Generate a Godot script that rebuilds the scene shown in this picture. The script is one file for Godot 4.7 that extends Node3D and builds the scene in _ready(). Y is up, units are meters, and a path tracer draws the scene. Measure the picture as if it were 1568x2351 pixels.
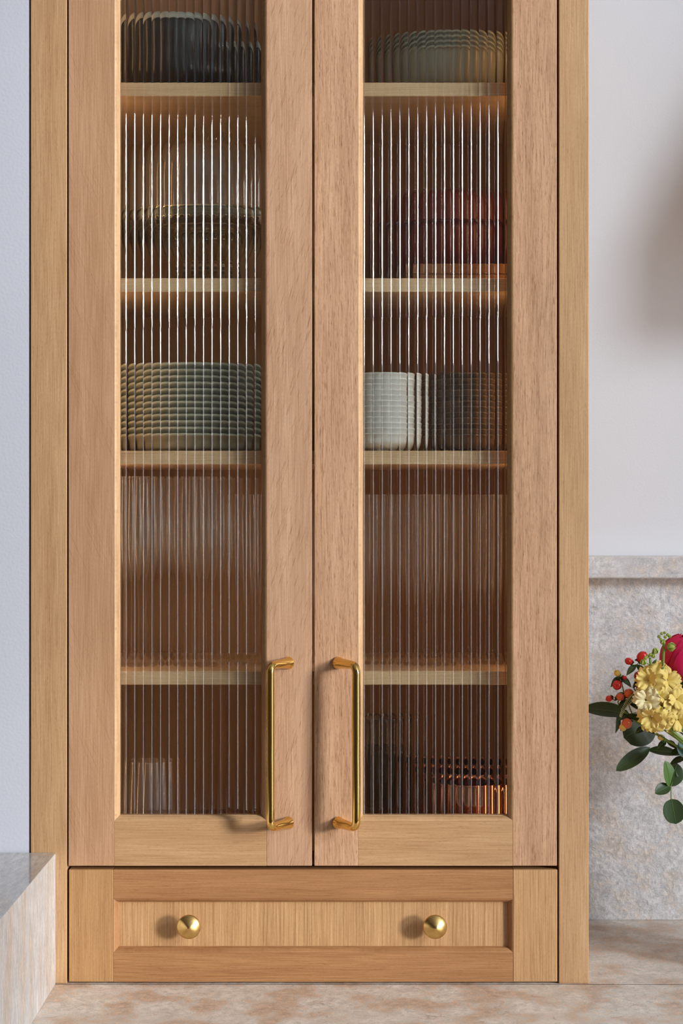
extends Node3D

# ---------------------------------------------------------------- frame of the photograph
const PXM := 0.00055        # metres per photograph pixel on the plane of the cabinet doors (z = 0)
const DIST := 2.2           # camera to that plane
const EYE := 1.4946         # camera height
const WORKTOP := 0.8988
const BACK := -0.343        # face of the stone splashback

var used := {}
var rng := RandomNumberGenerator.new()
var M := {}


func _ready() -> void:
	rng.seed = 7
	# ---- camera
	var cam := Camera3D.new()
	cam.name = "camera"
	cam.fov = rad_to_deg(2.0 * atan(1175.5 * PXM / DIST))
	cam.near = 0.05
	cam.far = 60.0
	cam.position = Vector3(0, EYE, DIST)
	cam.current = true
	add_child(cam)
	# ---- sky and exposure
	var we := WorldEnvironment.new()
	we.name = "world_environment"
	var env := Environment.new()
	var sky := Sky.new()
	var sm := ProceduralSkyMaterial.new()
	sm.sky_top_color = Color(0.55, 0.68, 0.9)
	sm.sky_horizon_color = Color(0.85, 0.89, 0.95)
	sm.ground_horizon_color = Color(0.55, 0.56, 0.55)
	sm.ground_bottom_color = Color(0.35, 0.35, 0.33)
	sky.sky_material = sm
	env.background_mode = Environment.BG_SKY
	env.sky = sky
	env.ambient_light_source = Environment.AMBIENT_SOURCE_SKY
	env.tonemap_mode = Environment.TONE_MAPPER_LINEAR
	env.tonemap_exposure = 1.17
	env.sdfgi_enabled = true
	env.ssao_enabled = true
	env.ssil_enabled = true
	we.environment = env
	add_child(we)
	# ---- daylight: the tall window in the right-hand wall, its upper part full of sky, its lower part of garden
	daylight("daylight_upper", Vector3(2.56, 2.41, 2.05), Vector2(0.84, 0.58), 6.4, Color(0.93, 0.965, 1.0))
	daylight("daylight_lower", Vector3(2.56, 1.30, 2.05), Vector2(0.84, 1.62), 1.9, Color(0.97, 0.98, 1.0))

	# a low hazy sun that comes in by the same window
	var sun := DirectionalLight3D.new()
	sun.name = "low_sun"
	sun.light_energy = 1.0
	sun.light_color = Color(1.0, 0.985, 0.965)
	sun.light_angular_distance = 8.0
	sun.sky_mode = DirectionalLight3D.SKY_MODE_LIGHT_ONLY
	sun.shadow_enabled = true
	sun.rotation = Vector3(deg_to_rad(-8.8), deg_to_rad(54.0), 0)
	add_child(sun)

	materials()
	room()
	worktop_and_stone()
	cabinet()
	contents()
	bouquet()


func daylight(called: String, at: Vector3, size: Vector2, energy: float, color: Color) -> void:
	var l := AreaLight3D.new()
	l.name = called
	l.area_size = size
	l.light_energy = energy
	l.light_color = color
	l.position = at
	l.rotation.y = PI / 2
	l.shadow_enabled = true
	l.area_range = 20.0
	l.area_attenuation = 2.0
	add_child(l)


# ---------------------------------------------------------------- placing
func X(px: float, z := 0.0) -> float:
	return (px - 784.0) * (DIST - z) * PXM / DIST

func Y(py: float, z := 0.0) -> float:
	return EYE - (py - 1175.5) * (DIST - z) * PXM / DIST

func P(px: float, py: float, z: float) -> Vector3:
	return Vector3(X(px, z), Y(py, z), z)


# ---------------------------------------------------------------- nodes
func numbered(called: String) -> String:
	var n: int = used.get(called, 0)
	used[called] = n + 1
	return called if n == 0 else "%s_%03d" % [called, n]

func tag(o: Node3D, label: String, category := "", group := "", kind := "") -> Node3D:
	if label: o.set_meta("label", label)
	if category: o.set_meta("category", category)
	if group: o.set_meta("group", group)
	if kind: o.set_meta("kind", kind)
	return o

func thing(called: String, label: String, category: String, at := Vector3.ZERO, group := "") -> Node3D:
	var o := Node3D.new()
	o.name = numbered(called)
	o.position = at
	add_child(o, true)
	return tag(o, label, category, group)

func part(called: String, mesh: Mesh, mat: Material, parent: Node3D, at := Vector3.ZERO) -> MeshInstance3D:
	var o := MeshInstance3D.new()
	o.name = called
	o.mesh = mesh
	o.material_override = null
	if mesh is ArrayMesh:
		(mesh as ArrayMesh).surface_set_material(0, mat)
	o.position = at
	parent.add_child(o, true)
	return o

func group_part(called: String, parent: Node3D, at := Vector3.ZERO) -> Node3D:
	var o := Node3D.new()
	o.name = called
	o.position = at
	parent.add_child(o, true)
	return o

func solo(called: String, mesh: Mesh, mat: Material, label: String, category: String, at := Vector3.ZERO, group := "", kind := "") -> MeshInstance3D:
	var o := part(numbered(called), mesh, mat, self, at)
	tag(o, label, category, group, kind)
	return o

func struct(called: String, mesh: Mesh, mat: Material, label: String, category := "") -> MeshInstance3D:
	return solo(called, mesh, mat, label, category, Vector3.ZERO, "", "structure")


# ---------------------------------------------------------------- mesh building: corners run counter-clockwise seen from outside
class MB:
	var v := PackedVector3Array()
	var uv := PackedVector2Array()
	var t := PackedInt32Array()
	var col := PackedColorArray()

	func p(at: Vector3, w := Vector2.ZERO) -> int:
		v.append(at)
		uv.append(w)
		return v.size() - 1

	func tri(a: int, b: int, c: int) -> void:
		if v[a].is_equal_approx(v[b]) or v[b].is_equal_approx(v[c]) or v[a].is_equal_approx(v[c]):
			return
		t.append_array([a, c, b])

	func quad(a: int, b: int, c: int, d: int) -> void:
		tri(a, b, c)
		tri(a, c, d)

	func face(pts: Array, uvs: Array) -> void:
		var i := []
		for k in pts.size():
			i.append(p(pts[k], uvs[k]))
		for k in range(1, pts.size() - 1):
			tri(i[0], i[k], i[k + 1])

	func done() -> ArrayMesh:
		var n := PackedVector3Array()
		n.resize(v.size())
		for k in range(0, t.size(), 3):
			var a := t[k]
			var b := t[k + 2]
			var c := t[k + 1]
			var x := (v[b] - v[a]).cross(v[c] - v[a])
			n[a] += x
			n[b] += x
			n[c] += x
		for k in n.size():
			n[k] = n[k].normalized() if n[k].length_squared() > 0.0 else Vector3.UP
		var arr := []
		arr.resize(Mesh.ARRAY_MAX)
		arr[Mesh.ARRAY_VERTEX] = v
		arr[Mesh.ARRAY_NORMAL] = n
		arr[Mesh.ARRAY_TEX_UV] = uv
		if col.size() == v.size():
			arr[Mesh.ARRAY_COLOR] = col
		arr[Mesh.ARRAY_INDEX] = t
		var m := ArrayMesh.new()
		m.add_surface_from_arrays(Mesh.PRIMITIVE_TRIANGLES, arr)
		return m


const TEXW := 0.24
const TEXL := 0.72

# the place of a point in a grained texture: v along the grain, u across it
func grain_uv(q: Vector3, axis: int, grain: int, off: Vector2, k := 1.0) -> Vector2:
	var u := 0.0
	var w := 0.0
	if axis == grain:
		var a := (grain + 1) % 3
		var b := (grain + 2) % 3
		return Vector2(q[a] / TEXW, q[b] / TEXL) * k + off
	var other := 3 - axis - grain
	u = q[other] / TEXW
	w = (-q[grain] if grain == 1 else q[grain]) / TEXL
	return Vector2(u, w) * k + off


# a box with chamfered edges
func add_box(mb: MB, lo: Vector3, hi: Vector3, c := 0.0006, grain := 1, off := Vector2.ZERO, k := 1.0) -> void:
	for axis in 3:
		var a := (axis + 1) % 3
		var b := (axis + 2) % 3
		for s in [0, 1]:
			var pts := []
			var uvs := []
			for q in [[0, 0], [1, 0], [1, 1], [0, 1]]:
				var w := Vector3.ZERO
				w[axis] = hi[axis] if s else lo[axis]
				w[a] = hi[a] - c if q[0] else lo[a] + c
				w[b] = hi[b] - c if q[1] else lo[b] + c
				pts.append(w)
				uvs.append(grain_uv(w, axis, grain, off, k))
			if s == 0:
				pts.reverse()
				uvs.reverse()
			mb.face(pts, uvs)
	if c <= 0.0:
		return
	for axis in 3:                       # the edges that run along this axis
		var a := (axis + 1) % 3
		var b := (axis + 2) % 3
		for sa in [0, 1]:
			for sb in [0, 1]:
				var pts := []
				var uvs := []
				for q in [[0, 0], [0, 1], [1, 1], [1, 0]]:   # [which face, which end]
					var w := Vector3.ZERO
					w[axis] = hi[axis] - c if q[1] else lo[axis] + c
					w[a] = (hi[a] if sa else lo[a]) if q[0] == 0 else (hi[a] - c if sa else lo[a] + c)
					w[b] = (hi[b] - c if sb else lo[b] + c) if q[0] == 0 else (hi[b] if sb else lo[b])
					pts.append(w)
					uvs.append(grain_uv(w, a, grain, off, k))
				if sa == sb:
					pts.reverse()
					uvs.reverse()
				mb.face(pts, uvs)
	for sx in [0, 1]:
		for sy in [0, 1]:
			for sz in [0, 1]:
				var s := [sx, sy, sz]
				var pts := []
				var uvs := []
				for axis in 3:
					var w := Vector3.ZERO
					for j in 3:
						var e: float = hi[j] if s[j] else lo[j]
						w[j] = e if j == axis else (e - c if s[j] else e + c)
					pts.append(w)
					uvs.append(grain_uv(w, 2, grain, off, k))
				if (sx + sy + sz) % 2 == 0:
					pts.reverse()
					uvs.reverse()
				mb.face(pts, uvs)

func box(lo: Vector3, hi: Vector3, c := 0.0006, grain := 1, k := 1.0) -> ArrayMesh:
	var mb := MB.new()
	add_box(mb, lo, hi, c, grain, Vector2(rng.randf(), rng.randf()), k)
	return mb.done()

# a profile (x inward, y along OUT) run from a to b, its ends sheared for a mitre
func moulding(profile: Array, a: Vector3, b: Vector3, inward: Vector3, outw: Vector3, mitre: float, grain: int) -> ArrayMesh:
	var mb := MB.new()
	var axis := (b - a).normalized()
	var off := Vector2(rng.randf(), rng.randf())
	var n := profile.size()
	var flip := axis.cross(outw).dot(inward) < 0.0
	for k in n:
		var p0: Vector2 = profile[k]
		var p1: Vector2 = profile[(k + 1) % n]
		var q := [a + inward * p0.x + outw * p0.y + axis * p0.x * mitre, b + inward * p0.x + outw * p0.y - axis * p0.x * mitre, b + inward * p1.x + outw * p1.y - axis * p1.x * mitre, a + inward * p1.x + outw * p1.y + axis * p1.x * mitre]
		var w := []
		for e in q:
			w.append(Vector2((e.dot(inward) + e.dot(outw)) / TEXW, (-e[grain] if grain == 1 else e[grain]) / TEXL) + off)
		if not flip:
			q.reverse()
			w.reverse()
		mb.face(q, w)
	return mb.done()

# a shape of revolution about y; the profile runs up its outside
func add_lathe(mb: MB, prof: Array, seg := 48, xf := Transform3D.IDENTITY, lobes := 0, lobe_from := 0.0, lobe_to := 0.0) -> void:
	var first := mb.v.size()
	for i in prof.size():
		for j in seg:
			var th := TAU * j / seg
			var r: float = prof[i].x
			if lobes > 0 and prof[i].y > lobe_from and prof[i].y < lobe_to:
				r *= 1.0 + 0.012 * cos(th * lobes)
			mb.p(xf * Vector3(r * cos(th), prof[i].y, -r * sin(th)), Vector2(float(j) / seg, prof[i].y * 10.0))
	for i in prof.size() - 1:
		for j in seg:
			var j2 := (j + 1) % seg
			var a := first + i * seg
			var b := a + seg
			mb.quad(a + j, a + j2, b + j2, b + j)

func lathe(prof: Array, seg := 48, xf := Transform3D.IDENTITY) -> ArrayMesh:
	var mb := MB.new()
	add_lathe(mb, prof, seg, xf)
	return mb.done()

# points -> a rounded profile: each point Vector3(r, y, steps of rounding by Catmull-Rom)
func curve(pts: Array, steps := 6) -> Array:
	var out := []
	for i in pts.size() - 1:
		var a: Vector2 = pts[maxi(i - 1, 0)]
		var b: Vector2 = pts[i]
		var c: Vector2 = pts[i + 1]
		var d: Vector2 = pts[mini(i + 2, pts.size() - 1)]
		for s in steps:
			out.append(b.cubic_interpolate(c, a, d, float(s) / steps))
	out.append(pts[-1])
	for k in out.size():
		out[k].x = maxf(out[k].x, 0.0)
	return out

func add_tube(mb: MB, path: Array, radii: Array, seg := 12, caps := true) -> void:
	var n := path.size()
	var first := mb.v.size()
	var side := Vector3.ZERO
	for k in n:
		var tan: Vector3 = (path[mini(k + 1, n - 1)] - path[maxi(k - 1, 0)]).normalized()
		if k == 0:
			side = tan.cross(Vector3.UP if absf(tan.y) < 0.9 else Vector3.RIGHT).normalized()
		side = (side - tan * side.dot(tan)).normalized()
		var bi := tan.cross(side)
		var r: float = radii[mini(k, radii.size() - 1)]
		for j in seg:
			var f := TAU * j / seg
			mb.p(path[k] + (side * cos(f) + bi * sin(f)) * r, Vector2(float(j) / seg, k * 0.1))
	for k in n - 1:
		for j in seg:
			var j2 := (j + 1) % seg
			var a := first + k * seg
			mb.quad(a + j, a + j2, a + seg + j2, a + seg + j)
	if caps:
		for e in [0, n - 1]:
			var c := mb.p(path[e])
			var ring := []
			for j in seg:
				ring.append(mb.p(mb.v[first + e * seg + j]))
			for j in seg:
				if e == 0:
					mb.tri(c, ring[(j + 1) % seg], ring[j])
				else:
					mb.tri(c, ring[j], ring[(j + 1) % seg])

func tube(path: Array, radii: Array, seg := 12) -> ArrayMesh:
	var mb := MB.new()
	add_tube(mb, path, radii, seg)
	return mb.done()

func smooth_path(pts: Array, steps := 8) -> Array:
	var out := []
	for i in pts.size() - 1:
		var a: Vector3 = pts[maxi(i - 1, 0)]
		var d: Vector3 = pts[mini(i + 2, pts.size() - 1)]
		for s in steps:
			out.append(pts[i].cubic_interpolate(pts[i + 1], a, d, float(s) / steps))
	out.append(pts[-1])
	return out

# a blade (leaf or petal) from base to tip with real thickness: shape(t) gives half its width as a share of WIDTH
func add_blade(mb: MB, base: Vector3, tip: Vector3, face_to: Vector3, width: float, shape: int, bend := 0.0, cup := 0.0, ruffle := 0.0, nu := 10, nv := 6, thick := 0.0004) -> void:
	var axis := tip - base
	var l := axis.length()
	axis /= l
	var nrm := (face_to - axis * face_to.dot(axis)).normalized()
	var across := axis.cross(nrm)
	var ph := rng.randf() * TAU
	var first := mb.v.size()
	for layer in 2:
		for i in nu + 1:
			var t := float(i) / nu
			var w: float = outline(shape, t) * width * 0.5
			for j in nv + 1:
				var s := 2.0 * j / nv - 1.0
				var q := base + axis * (l * t) + across * (s * w)
				q += nrm * (bend * l * sin(PI * t) + cup * w * s * s + ruffle * width * t * t * sin(ph + s * 6.5 + t * 2.0) - layer * thick)
				if ruffle > 0.0 and i == nu:
					q += axis * (ruffle * 0.7 * width * sin(ph * 2.0 + s * 8.0))
				mb.p(q, Vector2(s * 0.5 + 0.5, t))
	var row := nv + 1
	var size := row * (nu + 1)
	for i in nu:
		for j in nv:
			var a := first + i * row + j
			mb.quad(a, a + row, a + row + 1, a + 1)
			var b := a + size
			mb.quad(b, b + 1, b + row + 1, b + row)
	for i in nu:
		for e in [0, nv]:
			var a: int = first + i * row + e
			if e == 0:
				mb.quad(a, a + size, a + size + row, a + row)
			else:
				mb.quad(a, a + row, a + size + row, a + size)

enum { OVAL, LANCE, FAN, ORB }

# half the width of a leaf or petal, from base (0) to tip (1)
func outline(shape: int, t: float) -> float:
	t = clampf(t, 0.0, 1.0)
	if shape == OVAL:
		return pow(maxf(sin(PI * t), 0.0), 0.6)
	if shape == LANCE:
		return sin(PI * pow(t, 0.8))
	if shape == FAN:
		return (0.14 + 0.86 * pow(t, 0.6)) * sqrt(maxf(0.0, 1.0 - 0.72 * pow(t, 5.0)))
	return sqrt(maxf(0.0, 1.0 - pow(2.0 * t - 1.0, 2.0)))


# ---------------------------------------------------------------- textures and materials
func noise_bytes(w: int, h: int, freq: float, seed_: int, octaves := 4, stretch := 1, type := FastNoiseLite.TYPE_SIMPLEX_SMOOTH) -> PackedByteArray:
	var f := FastNoiseLite.new()
	f.seed = seed_
	f.frequency = freq
	f.noise_type = type
	f.fractal_octaves = octaves
	return drawn_out(f.get_seamless_image(w, maxi(8, h / stretch), false, false, 0.15), w, h).get_data()

# an image stretched to W x H that still joins up with itself
func drawn_out(im: Image, w: int, h: int) -> Image:
	im.convert(Image.FORMAT_L8)
	var n := im.get_height()
	if n == h:
		return im
	var tall := Image.create_empty(w, n + 4, false, Image.FORMAT_L8)
	tall.blit_rect(im, Rect2i(0, 0, w, n), Vector2i(0, 2))
	tall.blit_rect(im, Rect2i(0, n - 2, w, 2), Vector2i(0, 0))
	tall.blit_rect(im, Rect2i(0, 0, w, 2), Vector2i(0, n + 2))
	var each := float(h) / n
	tall.resize(w, int(round(h + 4 * each)), Image.INTERPOLATE_CUBIC)
	return tall.get_region(Rect2i(0, int(round(2 * each)), w, h))

# sawn oak, grain down the picture: soft growth lines bent by WARP, then PORES, short dark strokes that lean by SLOPE
func oak(seed_: int, light: Color, dark: Color, ring: float, width: float, warp: float, pores: int, length: float, slope: float, depth: float) -> ImageTexture:
	var w := 512
	var h := 1536
	var r := RandomNumberGenerator.new()
	r.seed = seed_
	var rings := PackedFloat32Array()
	rings.resize(w)
	var at := 0.0
	while at < w:
		var wd := width * r.randf_range(0.5, 1.7)
		var amp := r.randf_range(0.35, 1.0)
		for k in range(int(at), mini(int(at + wd) + 1, w)):
			var f := clampf((k - at) / wd, 0.0, 1.0)
			rings[k] = amp * pow(f, 2.0)
		at += wd
	var bend := noise_bytes(w, h, 0.006, seed_ + 1, 2, 5)
	var fine := noise_bytes(w, h, 0.25, seed_ + 2, 2, 40)
	var broad := noise_bytes(w, h, 0.018, seed_ + 3, 2, 16)
	var grit := noise_bytes(w, h, 0.4, seed_ + 4, 1, 4)
	var val := PackedFloat32Array()
	val.resize(w * h)
	for i in w * h:
		var x := (i % w) + int((bend[i] - 128) * warp)
		val[i] = ring * rings[posmod(x, w)] + 0.0016 * (fine[i] - 128) + 0.0009 * (broad[i] - 128) + 0.0006 * (grit[i] - 128) + 0.22
	for n in pores:
		var px := r.randf() * w
		var py := r.randf() * h
		var len := length * r.randf_range(0.35, 1.4)
		var sl := slope + r.randf_range(-0.05, 0.05)
		var dd := depth * r.randf_range(0.35, 1.0)
		for k in int(len):
			var f := k / len
			var a: float = dd * sin(PI * f)
			var x := px + sl * k
			var iy := posmod(int(py + k), h) * w
			var x0 := int(floor(x))
			var fr := x - x0
			val[iy + posmod(x0, w)] += a * (1.0 - fr)
			val[iy + posmod(x0 + 1, w)] += a * fr
	var lut := PackedByteArray()
	for k in 256:
		var c := light.lerp(dark, k / 255.0)
		lut.append_array([int(c.r * 255), int(c.g * 255), int(c.b * 255)])
	var out := PackedByteArray()
	out.resize(w * h * 3)
	for i in w * h:
		var k := clampi(int(val[i] * 255.0), 0, 255) * 3
		out[i * 3] = lut[k]
		out[i * 3 + 1] = lut[k + 1]
		out[i * 3 + 2] = lut[k + 2]
	return ImageTexture.create_from_image(Image.create_from_data(w, h, false, Image.FORMAT_RGB8, out))

# natural quartzite: pale ground, warm and grey clouds, fine flow lines
func stone(seed_: int, size: int, pale: Color, warm: Color, grey: Color, warm_share: float, flow: int, vein: Color, vein_share: float) -> ImageTexture:
	var a := noise_bytes(size, size, 0.008, seed_, 5, flow)
	var b := noise_bytes(size, size, 0.014, seed_ + 1, 5, flow)
	var c := noise_bytes(size, size, 0.05, seed_ + 2, 4, flow)
	var d := noise_bytes(size, size, 0.2, seed_ + 3, 2, maxi(1, flow - 1))
	var e := noise_bytes(size, size, 0.006, seed_ + 5, 4)
	var out := PackedByteArray()
	out.resize(size * size * 3)
	for i in size * size:
		var f1 := clampf((a[i] - 128 + (c[i] - 128) * 0.5) / 70.0 + warm_share, 0.0, 1.0)
		var f2 := clampf((b[i] - 128 + (c[i] - 128) * 0.6) / 80.0 + 0.2, 0.0, 1.0)
		var k := pale.lerp(grey, f2).lerp(warm, f1)
		var ve := clampf(1.0 - absf(e[i] - 128 + (c[i] - 128) * 0.12) / 3.5, 0.0, 1.0) * vein_share * clampf((b[i] - 100) / 60.0, 0.0, 1.0)
		k = k.lerp(vein, ve)
		var g := 1.0 + (c[i] - 128) * 0.0011 + (d[i] - 128) * 0.0007
		out[i * 3] = clampi(int(k.r * g * 255), 0, 255)
		out[i * 3 + 1] = clampi(int(k.g * g * 255), 0, 255)
		out[i * 3 + 2] = clampi(int(k.b * g * 255), 0, 255)
	return ImageTexture.create_from_image(Image.create_from_data(size, size, false, Image.FORMAT_RGB8, out))

func relief(size: int, freq: float, seed_: int, octaves: int, ridged := false, stretch := 1) -> ImageTexture:
	var f := FastNoiseLite.new()
	f.seed = seed_
	f.frequency = freq
	f.fractal_octaves = octaves
	f.noise_type = FastNoiseLite.TYPE_SIMPLEX_SMOOTH
	if ridged:
		f.fractal_type = FastNoiseLite.FRACTAL_RIDGED
		f.domain_warp_enabled = true
		f.domain_warp_amplitude = 14.0
		f.domain_warp_frequency = 0.02
	var im := drawn_out(f.get_seamless_image(size, size / stretch, false, false, 0.15), size, size)
	im.convert(Image.FORMAT_RGB8)
	return ImageTexture.create_from_image(im)

func mat(called: String, c: Color, rough := 0.5, metal := 0.0) -> StandardMaterial3D:
	var m := StandardMaterial3D.new()
	m.resource_name = called
	m.albedo_color = c
	m.roughness = rough
	m.metallic = metal
	M[called] = m
	return m

func oak_mat(called: String, tex: ImageTexture, tint := Color.WHITE, rough := 0.52) -> StandardMaterial3D:
	var m := mat(called, tint, rough)
	m.albedo_texture = tex
	m.heightmap_enabled = true
	m.heightmap_texture = tex
	m.heightmap_scale = 0.018
	return m

func clear_glass(called: String, c: Color, alpha := 0.02) -> StandardMaterial3D:
	var m := mat(called, Color(c, alpha), 0.0)
	m.transparency = BaseMaterial3D.TRANSPARENCY_ALPHA
	return m

func solid_glass(called: String, c: Color) -> StandardMaterial3D:
	var m := mat(called, Color(c, 0.0), 0.0)
	m.refraction_enabled = true
	m.refraction_scale = 0.05
	return m

func materials() -> void:
	var straight := oak(11, Color8(226, 186, 137), Color8(150, 106, 62), 0.26, 5.0, 0.05, 2600, 16.0, 0.0, 0.34)
	var slanted := oak(23, Color8(226, 187, 150), Color8(140, 93, 60), 0.10, 8.0, 0.10, 1500, 40.0, -0.28, 0.60)
	var flecked := oak(31, Color8(220, 177, 137), Color8(146, 98, 62), 0.20, 5.0, 0.06, 300, 130.0, 0.42, 0.40)
	var porous := oak(47, Color8(230, 188, 150), Color8(132, 88, 56), 0.16, 12.0, 0.16, 4600, 24.0, 0.03, 0.55)
	var railed := oak(53, Color8(214, 164, 112), Color8(138, 88, 46), 0.24, 6.0, 0.12, 2400, 26.0, 0.0, 0.30)
	var streaky := oak(61, Color8(230, 187, 136), Color8(146, 100, 58), 0.46, 9.0, 0.05, 1500, 34.0, 0.0, 0.28)
	oak_mat("oak_upright", straight, Color(0.89, 0.88, 0.89))
	oak_mat("oak_stile_slanted", slanted, Color(0.89, 0.88, 0.89))
	oak_mat("oak_stile_flecked", flecked, Color(0.89, 0.88, 0.88))
	oak_mat("oak_stile_porous", porous, Color(0.90, 0.89, 0.89))
	oak_mat("oak_rail", railed, Color(0.82, 0.79, 0.77))
	oak_mat("oak_door_rail", straight, Color(0.86, 0.84, 0.84))
	oak_mat("oak_panel", streaky, Color(0.89, 0.88, 0.87))
	oak_mat("oak_drawer_stile", straight, Color(0.84, 0.80, 0.75))
	var pale := oak(67, Color8(242, 210, 168), Color8(188, 146, 100), 0.24, 6.0, 0.10, 1600, 26.0, 0.0, 0.30)
	oak_mat("oak_shelf_lightened", pale)  # paler than the door oak, in place of light missing behind the glass
	oak_mat("oak_shaded_interior", straight, Color(0.82, 0.77, 0.73), 0.6)  # same oak, darker tint stands in for the shade inside the cabinet
	oak_mat("board_wood", railed, Color(0.76, 0.70, 0.62), 0.6)

	var m := mat("white_paint", Color8(244, 246, 251), 0.7)
	m.uv1_triplanar = true
	m.uv1_world_triplanar = true
	m.uv1_scale = Vector3(4, 4, 4)
	m.heightmap_enabled = true
	m.heightmap_texture = relief(512, 0.10, 5, 3)
	m.heightmap_scale = 0.010
	var wm := m
	m = mat("dimmed_white_paint", Color8(196, 200, 211), 0.7)  # white paint darkened in place of weaker light on the left wall
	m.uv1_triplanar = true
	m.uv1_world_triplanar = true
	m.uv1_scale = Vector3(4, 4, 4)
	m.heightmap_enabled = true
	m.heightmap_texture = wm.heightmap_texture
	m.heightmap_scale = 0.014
	mat("ceiling_paint", Color8(214, 212, 208), 0.8)
	mat("taupe_paint", Color8(106, 92, 82), 0.7)
	mat("warm_bounce_plaster", Color8(222, 186, 156), 0.8)  # for the added hood; warm tone tints the light it bounces onto the wall

	m = mat("floor_oak", Color(0.5, 0.45, 0.42), 0.5)
	m.albedo_texture = straight
	mat("skirting_white", Color8(235, 235, 233), 0.5)

	var leather := stone(71, 1024, Color8(238, 238, 239), Color8(224, 216, 208), Color8(220, 220, 222), 0.05, 1, Color8(168, 150, 134), 0.35)
	m = mat("leathered_stone", Color.WHITE, 0.5)
	m.albedo_texture = leather
	m.uv1_triplanar = true
	m.uv1_world_triplanar = true
	m.uv1_scale = Vector3(1.9, 1.9, 1.9)
	m.heightmap_enabled = true
	m.heightmap_texture = relief(1024, 0.030, 8, 4, true)
	m.heightmap_scale = 0.10
	m = mat("honed_ledge", Color(0.98, 0.98, 0.98), 0.45)
	m.albedo_texture = leather
	m.uv1_triplanar = true
	m.uv1_world_triplanar = true
	m.uv1_scale = Vector3(1.4, 1.4, 1.4)
	var top := stone(83, 1024, Color8(228, 220, 210), Color8(206, 182, 162), Color8(214, 204, 194), 0.12, 1, Color8(168, 138, 116), 0.6)
	m = mat("worktop_stone", Color.WHITE, 0.4)
	m.albedo_texture = top
	m.uv1_triplanar = true
	m.uv1_world_triplanar = true
	m.uv1_scale = Vector3(1.5, 1.5, 1.5)
	m.uv1_offset = Vector3(0.2, 0.0, 0.35)
	m.heightmap_enabled = true
	m.heightmap_texture = relief(512, 0.05, 9, 4, true)
	m.heightmap_scale = 0.03
	var blk := stone(97, 1024, Color8(194, 192, 190), Color8(186, 176, 166), Color8(184, 182, 180), 0.0, 4, Color8(172, 154, 138), 0.2)
	for q in [["polished_stone", 0.12], ["honed_stone", 0.42]]:
		m = mat(q[0], Color.WHITE, q[1])
		m.albedo_texture = blk
		m.uv1_triplanar = true
		m.uv1_world_triplanar = true
		m.uv1_scale = Vector3(2.2, 2.2, 2.2)

	solid_glass("reeded_glass", Color(0.97, 0.985, 0.975))
	solid_glass("cast_glass", Color(0.93, 0.97, 0.94))
	clear_glass("thin_glass", Color(0.95, 0.97, 0.97))
	clear_glass("dome_glass", Color(0.9, 0.95, 0.92), 0.03)
	clear_glass("smoked_glass", Color(0.10, 0.07, 0.06), 0.22)
	clear_glass("window_glass", Color(0.95, 0.97, 0.97))

	mat("polished_brass", Color8(232, 194, 112), 0.12, 1.0)
	mat("satin_brass", Color8(220, 184, 116), 0.24, 1.0)
	mat("copper", Color8(240, 176, 146), 0.12, 1.0)

	m = mat("sage_glaze", Color8(184, 191, 176), 0.16)
	m = mat("grey_sage_glaze", Color8(150, 152, 138), 0.22)
	mat("white_glaze", Color8(232, 234, 230), 0.16)
	mat("brown_glaze", Color8(112, 92, 74), 0.18)
	mat("charcoal_glaze", Color8(36, 37, 40), 0.3)
	mat("bare_clay", Color8(156, 158, 150), 0.5)
	mat("terracotta_glaze", Color8(108, 42, 24), 0.3)

	m = mat("led_glow", Color8(255, 214, 160), 0.5)
	m.emission_enabled = true
	m.emission = Color8(255, 190, 120)
	m.emission_energy_multiplier = 1.0

	m = mat("eucalyptus", Color8(62, 84, 50), 0.42)
	m.backlight_enabled = true
	m.backlight = Color(0.10, 0.14, 0.04)
	m = mat("leaf_dark", Color8(46, 64, 22), 0.45)
	m.backlight_enabled = true
	m.backlight = Color(0.08, 0.10, 0.02)
	m = mat("leaf_light", Color8(96, 130, 66), 0.4)
	m.backlight_enabled = true
	m.backlight = Color(0.2, 0.3, 0.08)
	m = mat("leaf_blue", Color8(86, 124, 116), 0.5)
	mat("stem_green", Color8(120, 150, 62), 0.45)
	mat("twig_brown", Color8(74, 54, 36), 0.6)
	mat("bud_green", Color8(166, 184, 84), 0.5)
	mat("berry_red", Color8(206, 38, 36), 0.22)
	mat("berry_crimson", Color8(150, 16, 34), 0.22)
	mat("berry_orange", Color8(222, 104, 62), 0.25)
	mat("berry_yellow", Color8(232, 196, 96), 0.3)
	m = mat("stock_yellow", Color8(246, 222, 130), 0.6)
	m.backlight_enabled = true
	m.backlight = Color(0.5, 0.42, 0.15)
	m = mat("stock_cream", Color8(250, 240, 190), 0.6)
	m.backlight_enabled = true
	m.backlight = Color(0.5, 0.45, 0.3)
	m = mat("peony_pink", Color8(224, 26, 92), 0.5)
	m.backlight_enabled = true
	m.backlight = Color(0.4, 0.03, 0.12)
	mat("lilac", Color8(156, 92, 158), 0.5)
	mat("veronica_seed", Color8(196, 196, 150), 0.6)
	mat("vase_ceramic", Color8(214, 208, 198), 0.35)


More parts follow.
